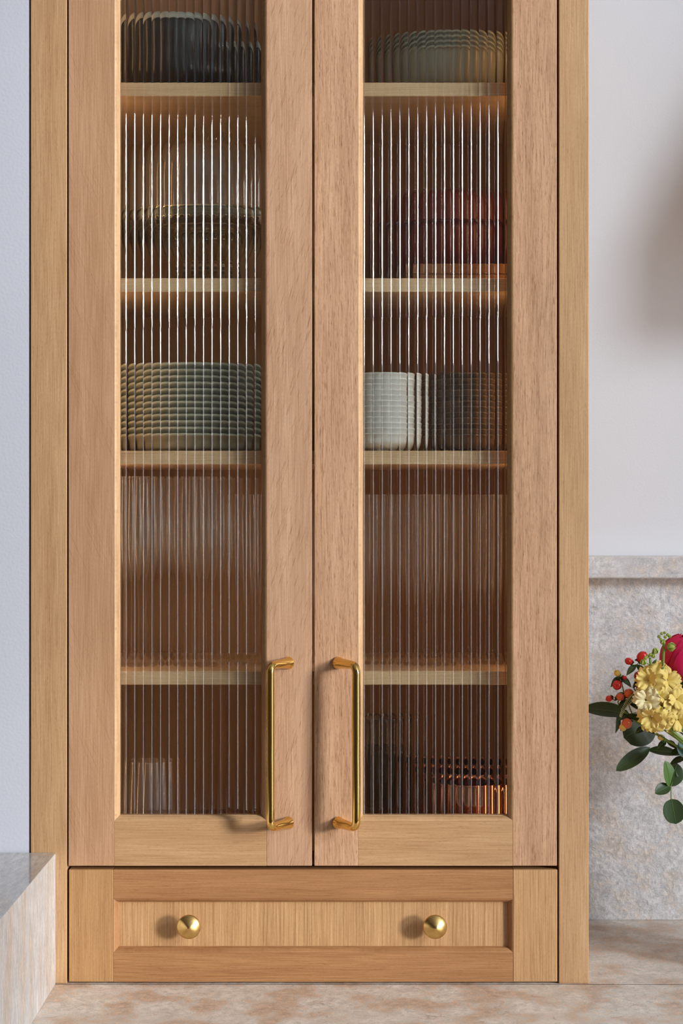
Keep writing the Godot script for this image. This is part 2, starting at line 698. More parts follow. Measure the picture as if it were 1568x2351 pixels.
# ---------------------------------------------------------------- the room
func room() -> void:
	var t := 0.12
	struct("floor", box(Vector3(-2.7, -0.1, -0.5), Vector3(2.7, 0.0, 4.4), 0.0, 0), M.floor_oak, "oak floor of the kitchen")
	struct("ceiling", box(Vector3(-2.7, 3.3, -0.5), Vector3(2.7, 3.4, 4.4), 0.0), M.ceiling_paint, "white ceiling of the kitchen")
	struct("wall_back", box(Vector3(-2.7, 0.0, BACK - 0.0205 - t), Vector3(2.7, 3.3, BACK - 0.0205), 0.0), M.white_paint, "smooth white wall above the stone ledge")
	struct("wall_left_of_cabinet", box(Vector3(-2.7, 0.0, -0.14), Vector3(-0.3945, 3.3, -0.002), 0.0), M.dimmed_white_paint, "white wall darkened to blue grey for weaker light, flush with the cabinet front")
	struct("wall_left", box(Vector3(-2.7 - t, 0.0, -0.5), Vector3(-2.6, 3.3, 4.4), 0.0), M.taupe_paint, "taupe side wall opposite the window")
	struct("wall_front", box(Vector3(-2.7, 0.0, 4.3), Vector3(2.7, 3.3, 4.3 + t), 0.0), M.taupe_paint, "taupe wall behind the viewer")
	# the window wall, with its opening
	var z0 := 1.58
	var z1 := 2.52
	var y0 := 0.46
	var y1 := 3.0
	var mb := MB.new()
	add_box(mb, Vector3(2.6, 0, -0.5), Vector3(2.6 + t, 3.3, z0), 0.0)
	add_box(mb, Vector3(2.6, 0, z1), Vector3(2.6 + t, 3.3, 4.4), 0.0)
	add_box(mb, Vector3(2.6, 0, z0), Vector3(2.6 + t, y0, z1), 0.0)
	add_box(mb, Vector3(2.6, y1, z0), Vector3(2.6 + t, 3.3, z1), 0.0)
	struct("wall_right", mb.done(), M.white_paint, "white wall with the tall window")
	var w := thing("window_1", "tall white sash window in the side wall", "window")
	w.set_meta("kind", "structure")
	mb = MB.new()
	for q in [[y0, y0 + 0.05, z0, z1], [y1 - 0.05, y1, z0, z1], [y0, y1, z0, z0 + 0.05], [y0, y1, z1 - 0.05, z1], [2.095, 2.115, z0, z1]]:
		add_box(mb, Vector3(2.63, q[0], q[2]), Vector3(2.69, q[1], q[3]), 0.002)
	part("window_frame", mb.done(), M.skirting_white, w)
	part("pane", box(Vector3(2.656, y0 + 0.05, z0 + 0.05), Vector3(2.66, 2.095, z1 - 0.05), 0.0), M.window_glass, w)
	part("pane", box(Vector3(2.656, 2.115, z0 + 0.05), Vector3(2.66, y1 - 0.05, z1 - 0.05), 0.0), M.window_glass, w)
	part("window_sill", box(Vector3(2.52, y0 - 0.03, z0 - 0.04), Vector3(2.66, y0, z1 + 0.04), 0.004), M.skirting_white, w)


func worktop_and_stone() -> void:
	var wt := MB.new()
	add_box(wt, Vector3(-1.4, WORKTOP - 0.03, 0.0005), Vector3(2.4, WORKTOP, 0.42), 0.002)
	add_box(wt, Vector3(-0.393, WORKTOP - 0.03, BACK - 0.02), Vector3(2.4, WORKTOP, 0.004), 0.0)
	solo("worktop", wt.done(), M.worktop_stone, "beige brown-veined quartzite worktop that the oak cabinet stands on", "worktop")
	var sb := thing("stone_block", "raised block of pale quartzite in front of the cabinet's left foot", "stone block", Vector3(-0.361, WORKTOP + 0.0002, 0.0))
	var th := Y(1958) - WORKTOP
	part("core", box(Vector3(-1.04, 0.0, 0.0005), Vector3(-0.02, th - 0.02, 0.42), 0.0), M.honed_stone, sb)
	part("top_slab", moulding([Vector2(0.0, 0.0), Vector2(0.0012, 0.0004), Vector2(0.0016, 0.0016), Vector2(0.0199, 0.0199), Vector2(1.04, 0.0199), Vector2(1.04, 0.0)], Vector3(0, th, 0.0005), Vector3(0, th, 0.42), Vector3(-1, 0, 0), Vector3(0, -1, 0), 0.0, 2), M.polished_stone, sb)
	part("side_slab", moulding([Vector2(0.0016, 0.0012), Vector2(0.0004, 0.0016), Vector2(0.0, 0.0026), Vector2(0.0, th), Vector2(0.0199, th), Vector2(0.0199, 0.0201)], Vector3(0, th, 0.0005), Vector3(0, th, 0.42), Vector3(-1, 0, 0), Vector3(0, -1, 0), 0.0, 2), M.honed_stone, sb)
	solo("splashback", box(Vector3(0.3125, WORKTOP, BACK - 0.02), Vector3(2.4, 1.3990, BACK), 0.001), M.leathered_stone, "rough leathered pale grey quartzite slab behind the flowers", "splashback")
	solo("stone_ledge", box(Vector3(0.3125, 1.3990, BACK - 0.02), Vector3(2.4, 1.4305, BACK + 0.032), 0.0016), M.honed_ledge, "narrow pale stone ledge on top of the rough splashback slab", "ledge")
	# an unseen hood, added right of the frame so its flank shades the wall
	var hm := MB.new()
	var b0 := [Vector3(0.69, 1.82, BACK - 0.02), Vector3(1.62, 1.82, BACK - 0.02), Vector3(1.62, 1.82, -0.05), Vector3(0.69, 1.82, -0.05)]
	var b1 := [Vector3(0.69, 1.94, BACK - 0.02), Vector3(1.62, 1.94, BACK - 0.02), Vector3(1.62, 1.94, -0.05), Vector3(0.69, 1.94, -0.05)]
	var b2 := [Vector3(0.96, 2.50, BACK - 0.02), Vector3(1.32, 2.50, BACK - 0.02), Vector3(1.32, 2.50, -0.09), Vector3(0.96, 2.50, -0.09)]
	var b3 := [Vector3(0.96, 3.299, BACK - 0.02), Vector3(1.32, 3.299, BACK - 0.02), Vector3(1.32, 3.299, -0.09), Vector3(0.96, 3.299, -0.09)]
	var four := [Vector2.ZERO, Vector2.ZERO, Vector2.ZERO, Vector2.ZERO]
	for q in [[b0, b1], [b1, b2], [b2, b3]]:
		for k in 4:
			var j := (k + 1) % 4
			hm.face([q[0][j], q[0][k], q[1][k], q[1][j]], four)
	hm.face([b0[0], b0[1], b0[2], b0[3]], four)
	hm.face([b3[3], b3[2], b3[1], b3[0]], four)
	solo("added_shade_hood", hm.done(), M.warm_bounce_plaster, "unseen tapering plastered hood added right of the flowers to shade the wall", "hood")
	# the run of base units that carries the worktop, below the picture
	var b := thing("base_cabinet", "plain oak base cabinet under the worktop", "cabinet", Vector3.ZERO)
	part("body", box(Vector3(-1.4, 0.1, 0.001), Vector3(2.4, WORKTOP - 0.0303, 0.37), 0.001, 0), M.oak_rail, b)
	part("plinth", box(Vector3(-1.4, 0.0, 0.02), Vector3(2.4, 0.1, 0.32), 0.001, 0), M.oak_rail, b)
	for k in 6:
		var d := group_part("door", b)
		part("panel", box(Vector3(-1.395 + k * 0.633, 0.11, 0.37), Vector3(-1.395 + k * 0.633 + 0.628, WORKTOP - 0.035, 0.39), 0.001, 1), M.oak_upright, d)


# ---------------------------------------------------------------- the cabinet
const BEAD := [Vector2(0.0, -0.02), Vector2(0.0, 0.0), Vector2(0.0008, -0.0002), Vector2(0.0022, -0.0012), Vector2(0.0046, -0.0046), Vector2(0.0054, -0.0066), Vector2(0.0056, -0.0084), Vector2(0.0062, -0.0088), Vector2(0.0062, -0.02)]

func beads(parent: Node3D, x0: float, x1: float, y0: float, y1: float, m: Material) -> void:
	var z := Vector3(0, 0, 1)
	part("glazing_bead", moulding(BEAD, Vector3(x0, y0, 0), Vector3(x0, y1, 0), Vector3(1, 0, 0), z, 1.0, 1), m, parent)
	part("glazing_bead", moulding(BEAD, Vector3(x1, y0, 0), Vector3(x1, y1, 0), Vector3(-1, 0, 0), z, 1.0, 1), m, parent)
	part("glazing_bead", moulding(BEAD, Vector3(x0, y0, 0), Vector3(x1, y0, 0), Vector3(0, 1, 0), z, 1.0, 0), m, parent)
	part("glazing_bead", moulding(BEAD, Vector3(x0, y1, 0), Vector3(x1, y1, 0), Vector3(0, -1, 0), z, 1.0, 0), m, parent)

# a pane whose face is a row of hollow flutes
func reeded_pane(x0: float, x1: float, y0: float, y1: float, seam: float, pitch: float) -> ArrayMesh:
	var mb := MB.new()
	var zf := -0.0105
	var zb := -0.0165
	var rad := 0.0098
	var cuts := [x0]
	var s := seam
	while s > x0 + 0.0005:
		s -= pitch
	while s < x1 - 0.0005:
		if s > x0 + 0.0005:
			cuts.append(s)
		s += pitch
	cuts.append(x1)
	var front := []
	for k in cuts.size() - 1:
		var a: float = cuts[k]
		var b: float = cuts[k + 1]
		var mid := b - pitch * 0.5 if k == 0 else a + pitch * 0.5
		var n := 16
		var lo := []
		var hi := []
		for i in n + 1:
			var x := lerpf(a, b, float(i) / n)
			var d := clampf((x - mid) / rad, -0.95, 0.95)
			var z := zf - rad * (sqrt(1.0 - d * d) - sqrt(1.0 - pow(pitch * 0.5 / rad, 2.0)))
			lo.append(mb.p(Vector3(x, y0, z)))
			hi.append(mb.p(Vector3(x, y1, z)))
		for i in n:
			mb.quad(lo[i], lo[i + 1], hi[i + 1], hi[i])
			front.append([mb.v[lo[i]], mb.v[lo[i + 1]]])
	var up := Vector3(0, y1 - y0, 0)
	var zz := Vector2.ZERO
	mb.face([Vector3(x1, y0, zb), Vector3(x0, y0, zb), Vector3(x0, y1, zb), Vector3(x1, y1, zb)], [zz, zz, zz, zz])
	for f in front:
		var a: Vector3 = f[0]
		var b: Vector3 = f[1]
		var a2 := Vector3(a.x, a.y, zb)
		var b2 := Vector3(b.x, b.y, zb)
		mb.face([a, a2, b2, b], [zz, zz, zz, zz])
		mb.face([a + up, b + up, b2 + up, a2 + up], [zz, zz, zz, zz])
	var l: Vector3 = front[0][0]
	var r: Vector3 = front[-1][1]
	mb.face([l, l + up, Vector3(l.x, y1, zb), Vector3(l.x, y0, zb)], [zz, zz, zz, zz])
	mb.face([r, Vector3(r.x, y0, zb), Vector3(r.x, y1, zb), r + up], [zz, zz, zz, zz])
	return mb.done()

# a cast brass pull: flared feet on the stile, arms that lean to the glass, a round bar
func pull(x_foot: float, x_bar: float, y_top: float, y_bot: float) -> ArrayMesh:
	var out := 0.038
	var path := []
	var rad := []
	var foot := Vector3(x_foot, y_top, 0.0)
	var knee := Vector3(x_bar, y_top, out)
	var dir := (knee - foot).normalized()
	var r_b := 0.011
	var half := []
	var hr := []
	for k in 9:
		var f := k / 8.0
		half.append(foot.lerp(knee - dir * r_b, f))
		hr.append(0.0053 + 0.0016 * (1.0 - f) + 0.0012 * pow(1.0 - f, 8.0))
	for k in range(1, 9):
		var f := k / 8.0
		var a := knee - dir * r_b
		var c := knee + Vector3(0, -r_b, 0)
		half.append(a.lerp(knee, f).lerp(knee.lerp(c, f), f))
		hr.append(0.0052)
	for k in range(1, 8):
		half.append(Vector3(x_bar, lerpf(y_top - r_b, (y_top + y_bot) * 0.5, k / 8.0), out))
		hr.append(0.0052 + 0.0003 * sin(k * 0.39))
	path.append_array(half)
	rad.append_array(hr)
	for k in range(half.size() - 1, -1, -1):
		var q: Vector3 = half[k]
		path.append(Vector3(q.x, y_top + y_bot - q.y, q.z))
		rad.append(hr[k])
	return tube(path, rad, 20)

func door(cab: Node3D, o0: float, o1: float, b0: float, b1: float, seam: float, pitch: float, m_l: Material, m_r: Material, foot: float, bar: float) -> void:
	var d := group_part("glazed_door", cab)
	var yb := Y(1988)
	var yr := Y(1885)
	var yt := Y(-150)
	var yt0 := Y(-260)
	var th := -0.022
	part("stile", box(Vector3(o0, yb, th), Vector3(b0, yt0, 0), 0.0006, 1), m_l, d)
	part("stile", box(Vector3(b1, yb, th), Vector3(o1, yt0, 0), 0.0006, 1), m_r, d)
	part("rail", box(Vector3(b0, yb, th), Vector3(b1, yr, -0.0001), 0.0003, 0), M.oak_door_rail, d)
	part("rail", box(Vector3(b0, yt, th), Vector3(b1, yt0, -0.0001), 0.0003, 0), M.oak_door_rail, d)
	beads(d, b0, b1, yr, yt, M.oak_upright)
	part("reeded_glass_pane", reeded_pane(b0 + 0.0058, b1 - 0.0058, yr + 0.0058, yt - 0.0058, seam, pitch), M.reeded_glass, d)
	var h := part("pull_handle", pull(foot, bar, Y(1522), Y(1889)), M.polished_brass, d)
	h.set_meta("label", "polished brass pull handle")

func knob_mesh() -> ArrayMesh:
	var p := [Vector2(0.0075, 0.0), Vector2(0.0075, 0.0006)]
	p.append_array(curve([Vector2(0.0072, 0.001), Vector2(0.0055, 0.005), Vector2(0.0058, 0.013), Vector2(0.0105, 0.0175), Vector2(0.0146, 0.0192), Vector2(0.0151, 0.0208), Vector2(0.0142, 0.0226), Vector2(0.0100, 0.0258), Vector2(0.0050, 0.0285), Vector2(0.0018, 0.0298), Vector2(0.0, 0.0301)], 5))
	return lathe(p, 48, Transform3D(Basis(Vector3.RIGHT, PI / 2), Vector3.ZERO))

func cabinet() -> void:
	var cab := thing("glazed_cabinet", "tall oak display cabinet with two reeded glass doors above one drawer", "cabinet")
	var top := Y(-330)
	var foot := WORKTOP + 0.0003
	var xl := X(153.5)
	var xr := X(1283)
	# uprights and carcass
	part("upright", box(Vector3(X(70), foot, -0.34), Vector3(xl, top, 0), 0.0008, 1), M.oak_upright, cab)
	part("upright", box(Vector3(xr, foot, BACK), Vector3(X(1351.5), top, 0), 0.0008, 1), M.oak_upright, cab)
	var il := xl + 0.012
	var ir := xr - 0.012
	part("carcass_side", box(Vector3(xl, foot, -0.33), Vector3(il, top, -0.026), 0.0003, 1), M.oak_shaded_interior, cab)
	part("carcass_side", box(Vector3(ir, foot, -0.33), Vector3(xr, top, -0.026), 0.0003, 1), M.oak_shaded_interior, cab)
	part("carcass_back", box(Vector3(xl, foot, -0.34), Vector3(xr, top, -0.33), 0.0003, 1), M.oak_shaded_interior, cab)
	part("carcass_top", box(Vector3(xl, top - 0.02, -0.33), Vector3(xr, top, -0.003), 0.0003, 0), M.oak_shaded_interior, cab)
	part("carcass_base", box(Vector3(il, base_y() - 0.018, -0.33), Vector3(ir, base_y(), -0.026), 0.0003, 0), M.oak_shaded_interior, cab)
	part("kickboard", box(Vector3(il, foot, -0.33), Vector3(ir, foot + 0.0017, -0.012), 0.0002, 0), M.oak_shaded_interior, cab)
	for py in [190.0, 639.0, 1035.0, 1540.5]:
		var y := shelf_y(py)
		part("shelf", box(Vector3(il + 0.0005, y - 0.0176, -0.33), Vector3(ir - 0.0005, y, -0.04), 0.0007, 0), M.oak_shelf_lightened, cab)
	# warm strips let into the front corners, out of sight behind the door stiles
	for s in [-1, 1]:
		var x := il + 0.004 if s < 0 else ir - 0.004
		part("led_strip", box(Vector3(x - 0.003, base_y() + 0.01, -0.036), Vector3(x + 0.003, top - 0.05, -0.030), 0.0005), M.led_glow, cab)
		var l := AreaLight3D.new()
		l.name = "led_light"
		l.area_size = Vector2(0.006, top - 0.06 - base_y())
		l.light_energy = 0.030
		l.light_color = Color8(255, 200, 140)
		l.position = Vector3(x - s * 0.0035, (top - 0.04 + base_y()) * 0.5, -0.0385)
		l.rotation.y = PI / 4 * s
		l.shadow_enabled = true
		l.area_range = 6.0
		l.area_attenuation = 2.0
		cab.add_child(l, true)
	# doors
	door(cab, X(157), X(716), X(262), X(612), X(286.6), 19.77 * PXM, M.oak_stile_flecked, M.oak_stile_slanted, X(662), X(621, 0.038))
	door(cab, X(721.5), X(1278.5), X(822), X(1177), X(834.4), 20.5 * PXM, M.oak_stile_porous, M.oak_stile_porous, X(777), X(818, 0.038))
	# drawer
	var d := group_part("drawer", cab)
	var y0 := Y(2254.5)
	var y1 := Y(1996.5)
	var x0 := X(158)
	var x1 := X(1279.5)
	part("stile", box(Vector3(x0, y0, -0.022), Vector3(X(260), y1, 0), 0.0008, 1), M.oak_drawer_stile, d)
	part("stile", box(Vector3(X(1177.5), y0, -0.022), Vector3(x1, y1, 0), 0.0008, 1), M.oak_panel, d)
	part("rail", box(Vector3(X(260), Y(2063), -0.022), Vector3(X(1177.5), y1, -0.0001), 0.0003, 0), M.oak_rail, d)
	part("rail", box(Vector3(X(260), y0, -0.022), Vector3(X(1177.5), Y(2187), -0.0001), 0.0003, 0), M.oak_rail, d)
	beads(d, X(260), X(1177.5), Y(2187), Y(2063), M.oak_rail)
	part("drawer_panel", box(Vector3(X(262), Y(2185), -0.018), Vector3(X(1175), Y(2065), -0.0088), 0.0, 1), M.oak_panel, d)
	part("drawer_box", box(Vector3(x0 + 0.02, y0 + 0.01, -0.31), Vector3(x1 - 0.02, y1 - 0.015, -0.0225), 0.001, 0), M.oak_shaded_interior, d)
	for k in [434.0, 998.5]:
		var kn := part("knob", knob_mesh(), M.satin_brass, d, Vector3(X(k, 0.008), Y(2126.5, 0.008), -0.0089))
		kn.set_meta("label", "satin brass knob")

func shelf_y(py: float) -> float:
	return Y(py, -0.04)

func base_y() -> float:
	return 1.062


# ---------------------------------------------------------------- what stands on the shelves
# plates and bowls of one stack nest: PITCH is what each adds to its height, so nowhere are they thicker than that
func dish(r: float, h: float, foot: float, pitch: float, body: Array, share := 0.72) -> ArrayMesh:
	var t := pitch * share
	var outer := curve(body, 6)
	var prof := [Vector2(0.0, 0.0015), Vector2(foot - 0.0035, 0.0015), Vector2(foot - 0.003, 0.0), Vector2(foot, 0.0)]
	prof.append_array(outer)
	prof.append(Vector2(r - 0.0005, h))
	prof.append(Vector2(r - 0.0011, h + 0.0002))
	prof.append(Vector2(r - 0.0018, h - 0.0006))
	for k in range(outer.size() - 1, -1, -1):
		var q: Vector2 = outer[k]
		if q.x < r - 0.0022 and q.y + t < h - 0.0008 and q.x > foot + 0.001:
			prof.append(Vector2(q.x - 0.0004, q.y + t))
	prof.append(Vector2(foot, t))
	prof.append(Vector2(0.0, t))
	return lathe(prof, 72)

func flat_plate(r: float, h: float, foot: float, pitch: float) -> ArrayMesh:
	return dish(r, h, foot, pitch, [Vector2(foot + 0.0006, 0.0016), Vector2(lerpf(foot, r, 0.45), h * 0.20), Vector2(r - 0.017, h * 0.58), Vector2(r - 0.0022, h - 0.0036), Vector2(r - 0.0003, h - 0.0024), Vector2(r, h - 0.0012)], 0.46)

func plate_mesh(r: float, h: float, foot: float, pitch: float) -> ArrayMesh:
	return dish(r, h, foot, pitch, [Vector2(foot + 0.0006, 0.0016), Vector2(lerpf(foot, r, 0.45), h * 0.20), Vector2(lerpf(foot, r, 0.78), h * 0.44), Vector2(r - 0.0035, h * 0.76), Vector2(r, h - 0.0012)])

func bowl_mesh(r: float, h: float, foot: float, pitch: float, belly := 0.6) -> ArrayMesh:
	return dish(r, h, foot, pitch, [Vector2(foot + 0.0008, 0.002), Vector2(lerpf(foot, r, belly), h * 0.24), Vector2(r * 0.90, h * 0.60), Vector2(r - 0.0045, h - 0.0052), Vector2(r - 0.0005, h - 0.0030), Vector2(r, h - 0.0012)], 0.5)

# wine glass: bowl with real walls, solid stem, thin foot
func goblet(rim: float, belly: float, belly_at: float, bowl_from: float, h: float, foot: float) -> Array:
	var w := 0.0011
	var bowl := curve([Vector2(0.0, bowl_from), Vector2(0.012, bowl_from + 0.002), Vector2(lerpf(0.012, belly, 0.72), lerpf(bowl_from, belly_at, 0.36)), Vector2(belly, belly_at), Vector2(lerpf(belly, rim, 0.55), lerpf(belly_at, h, 0.6)), Vector2(rim, h - 0.0006), Vector2(rim - w * 0.5, h), Vector2(rim - w, h - 0.0006), Vector2(lerpf(belly, rim, 0.55) - w, lerpf(belly_at, h, 0.6)), Vector2(belly - w, belly_at), Vector2(lerpf(0.012, belly, 0.72) - w, lerpf(bowl_from, belly_at, 0.36) + w), Vector2(0.010, bowl_from + 0.004), Vector2(0.0, bowl_from + 0.0035)], 6)
	var stem := curve([Vector2(0.0, 0.016), Vector2(0.0066, 0.0166), Vector2(0.0048, 0.023), Vector2(0.0036, 0.038), Vector2(0.0036, bowl_from - 0.030), Vector2(0.0050, bowl_from - 0.008), Vector2(0.011, bowl_from + 0.0012), Vector2(0.0, bowl_from + 0.0016)], 6)
	var ft := curve([Vector2(0.0, 0.0), Vector2(foot * 0.8, 0.0002), Vector2(foot, 0.0012), Vector2(foot * 0.96, 0.0026), Vector2(foot * 0.55, 0.0066), Vector2(foot * 0.26, 0.0118), Vector2(0.0070, 0.0162), Vector2(0.0, 0.0164)], 6)
	return [lathe(bowl, 48), lathe(stem, 24), lathe(ft, 48)]

func goblet_thing(called: String, label: String, group: String, shape: Array, at: Vector3) -> Node3D:
	var g := thing(called, label, "glass", at, group)
	part("bowl", shape[0], M.thin_glass, g)
	part("stem", shape[1], M.thin_glass, g)
	part("foot", shape[2], M.thin_glass, g)
	return g

func tumbler(r0: float, r1: float, h: float) -> ArrayMesh:
	var w := 0.0014
	var prof := [Vector2(0.0, 0.0), Vector2(r0 - 0.002, 0.0)]
	prof.append_array(curve([Vector2(r0 - 0.001, 0.0002), Vector2(r0 + 0.001, 0.004), Vector2(lerpf(r0, r1, 0.5), h * 0.5), Vector2(r1, h - 0.0008), Vector2(r1 - w * 0.5, h), Vector2(r1 - w, h - 0.0008), Vector2(lerpf(r0, r1, 0.5) - w, h * 0.5), Vector2(r0 - w, 0.011), Vector2(r0 - 0.006, 0.008)], 5))
	prof.append(Vector2(0.0, 0.008))
	return lathe(prof, 56)

const ORD := ["topmost", "second from the top", "third from the top", "fourth from the top", "fifth from the top", "sixth from the top", "seventh from the top", "eighth from the top", "ninth from the top", "tenth from the top", "eleventh from the top", "bottom one"]

func stack(called: String, category: String, mesh: ArrayMesh, m: Material, n: int, at: Vector3, pitch: float, label: String, group: String, jitter := 0.0012) -> void:
	for k in n:
		var from_top := n - 1 - k
		var o: String = ORD[11] if k == 0 else ORD[from_top]
		var q := at + Vector3(rng.randf_range(-jitter, jitter) if k else 0.0, k * pitch, rng.randf_range(-jitter, jitter) if k else 0.0)
		solo(called, mesh, m, label % o, category, q, group)

func contents() -> void:
	var rest := 0.0006
	var s1 := shelf_y(190) + rest
	var s2 := shelf_y(639) + rest
	var s3 := shelf_y(1035) + rest
	var s4 := shelf_y(1540.5) + rest
	var s5 := base_y() + rest
	# top shelf
	for q in [["large charcoal glazed bowl with a pale rim on the upper left shelf", 407, -0.15, 0.088, 0.096], ["smaller dark bowl half hidden behind the large charcoal bowl", 548, -0.235, 0.068, 0.086]]:
		var r: float = q[3]
		var h: float = q[4]
		var bw := thing("serving_bowl", q[0], "bowl", Vector3(X(q[1], q[2]), s1, q[2]))
		part("body", bowl_mesh(r, h, r * 0.62, 0.009, 0.75), M.charcoal_glaze, bw)
		var rim := part("rim", lathe([Vector2(r - 0.0036, h - 0.002), Vector2(r - 0.0006, h - 0.0068), Vector2(r + 0.0008, h - 0.0064), Vector2(r + 0.0012, h - 0.003), Vector2(r + 0.0006, h + 0.0008), Vector2(r - 0.0012, h + 0.0016), Vector2(r - 0.0032, h + 0.0006), Vector2(r - 0.0036, h - 0.002)], 72), M.bare_clay, bw)
		rim.set_meta("label", "pale grey rim")
	stack("stacked_bowl", "bowl", bowl_mesh(0.112, 0.056, 0.05, 0.0066, 0.62), M.grey_sage_glaze, 4, Vector3(X(1032, -0.18), s1, -0.18), 0.0066, "wide grey green bowl, %s in the stack on the upper right shelf", "grey green bowls on the upper right shelf", 0.0003)
	# second shelf
	cake_stand(Vector3(X(486, -0.178), s2, -0.178))
	var zb := -0.20
	for k in 2:
		var y := s2 + k * 0.0112
		var label: String = ["oak chopping board, lower of two under the red brown pot", "oak chopping board, upper of two under the red brown pot"][k]
		solo("chopping_board", box(Vector3(0.098, y, -0.315), Vector3(0.2585, y + (0.0106 if k == 0 else 0.0135), -0.085), 0.0012, 0), M.board_wood, label, "board", Vector3.ZERO, "boards on the right shelf")
	terracotta_pot(Vector3(0.152, s2 + 0.0112 + 0.0135, -0.205))
	# third shelf
	stack("dinner_plate", "plate", flat_plate(0.119, 0.0235, 0.070, 0.0084), M.sage_glaze, 12, Vector3(X(450, -0.19), s3, -0.19), 0.0084, "sage green dinner plate, %s of the tall stack on the left shelf", "sage green plates in the left stack")
	stack("small_dish", "plate", plate_mesh(0.055, 0.0225, 0.025, 0.0071), M.white_glaze, 12, Vector3(X(879, -0.098), s3, -0.098), 0.0071, "small white dish, %s of the stack beside the middle stile", "small white dishes in the middle stack", 0.0016)
	stack("small_dish", "plate", plate_mesh(0.053, 0.0215, 0.025, 0.0073), M.brown_glaze, 12, Vector3(X(1076, -0.112), s3, -0.112), 0.0073, "small dark brown dish, %s of the stack on the right shelf", "small dark brown dishes in the right stack")
	# fourth shelf: wine glasses on the left, flutes on the right
	var wine := goblet(0.035, 0.045, 0.170, 0.112, 0.249, 0.038)
	var where := [[316, -0.12, "clear wine glass nearest the left edge of the left door"], [463, -0.125, "clear wine glass in the middle of the left pane, front row"], [395, -0.225, "clear wine glass behind the two front ones, left of the pair"], [540, -0.235, "clear wine glass in the back row, nearest the brass handle"], [345, -0.275, "clear wine glass in the far back corner, left"]]
	for q in where:
		goblet_thing("wine_glass", q[2], "wine glasses on the left shelf", wine, Vector3(X(q[0], q[1]), s4, q[1]))
	var flute := goblet(0.031, 0.034, 0.185, 0.082, 0.2265, 0.033)
	where = [[607, -0.135, "champagne flute behind the left door's brass handle, shorter than the wine glasses"], [712, -0.16, "champagne flute hidden behind the gap between the doors"], [846, -0.15, "champagne flute at the left edge of the right pane"], [990, -0.13, "champagne flute in the middle of the right pane"], [1140, -0.145, "champagne flute at the right edge of the right pane"], [918, -0.245, "champagne flute in the back row, between the left and middle flutes"], [1066, -0.25, "champagne flute in the back row, between the middle and right flutes"]]
	for q in where:
		goblet_thing("champagne_flute", q[2], "champagne flutes on the glass shelf", flute, Vector3(X(q[0], q[1]), s4, q[1]))
	# bottom of the cabinet
	var w := 0.0012
	var egg := [Vector2(0.0, 0.0), Vector2(0.024, 0.0)]
	egg.append_array(curve([Vector2(0.027, 0.0006), Vector2(0.0345, 0.012), Vector2(0.0375, 0.032), Vector2(0.0345, 0.064), Vector2(0.0256, 0.1035), Vector2(0.0251, 0.105), Vector2(0.0256 - w, 0.1035), Vector2(0.0345 - w, 0.064), Vector2(0.0375 - w, 0.032), Vector2(0.033, 0.013), Vector2(0.022, 0.006)], 6))
	egg.append(Vector2(0.0, 0.006))
	solo("tumbler", lathe(egg, 64), M.thin_glass, "clear egg-shaped tumbler alone at the bottom left of the cabinet", "glass", Vector3(X(349, -0.082), s5, -0.082))
	var tall := tumbler(0.030, 0.039, 0.113)
	for k in 2:
		solo("stacked_tumbler", tall, M.smoked_glass, ["smoked glass tumbler at the bottom right, lower of the nested pair", "smoked glass tumbler at the bottom right, upper of the nested pair"][k], "glass", Vector3(X(872, -0.135), s5 + k * 0.042, -0.135), "nested smoked tumblers")
	copper_mug(Vector3(X(1086, -0.094), s5, -0.094), "copper mug nearest the glass at the bottom right")
	copper_mug(Vector3(X(1080, -0.187), s5, -0.187), "copper mug in the middle of the row at the bottom right")
	copper_mug(Vector3(X(1084, -0.279), s5, -0.279), "copper mug at the back of the row at the bottom right")

func copper_mug(at: Vector3, label: String) -> void:
	var g := thing("copper_mug", label, "mug", at, "copper mugs at the bottom right")
	var w := 0.0012
	var h := 0.078
	var prof := [Vector2(0.0, 0.0), Vector2(0.030, 0.0)]
	prof.append_array(curve([Vector2(0.033, 0.0006), Vector2(0.0390, 0.008), Vector2(0.0432, 0.030), Vector2(0.0425, h - 0.004), Vector2(0.0436, h - 0.001), Vector2(0.0432, h), Vector2(0.0422, h - 0.0012), Vector2(0.0420 - w, h - 0.005), Vector2(0.0432 - w, 0.030), Vector2(0.0380, 0.009), Vector2(0.030, 0.002)], 5))
	prof.append(Vector2(0.0, 0.002))
	part("body", lathe(prof, 64), M.copper, g)
	var path := smooth_path([Vector3(0.0415, h - 0.014, -0.004), Vector3(0.058, h - 0.012, -0.008), Vector3(0.064, h * 0.5, -0.010), Vector3(0.056, 0.020, -0.008), Vector3(0.0405, 0.018, -0.004)], 6)
	part("handle", tube(path, [0.003], 10), M.copper, g)

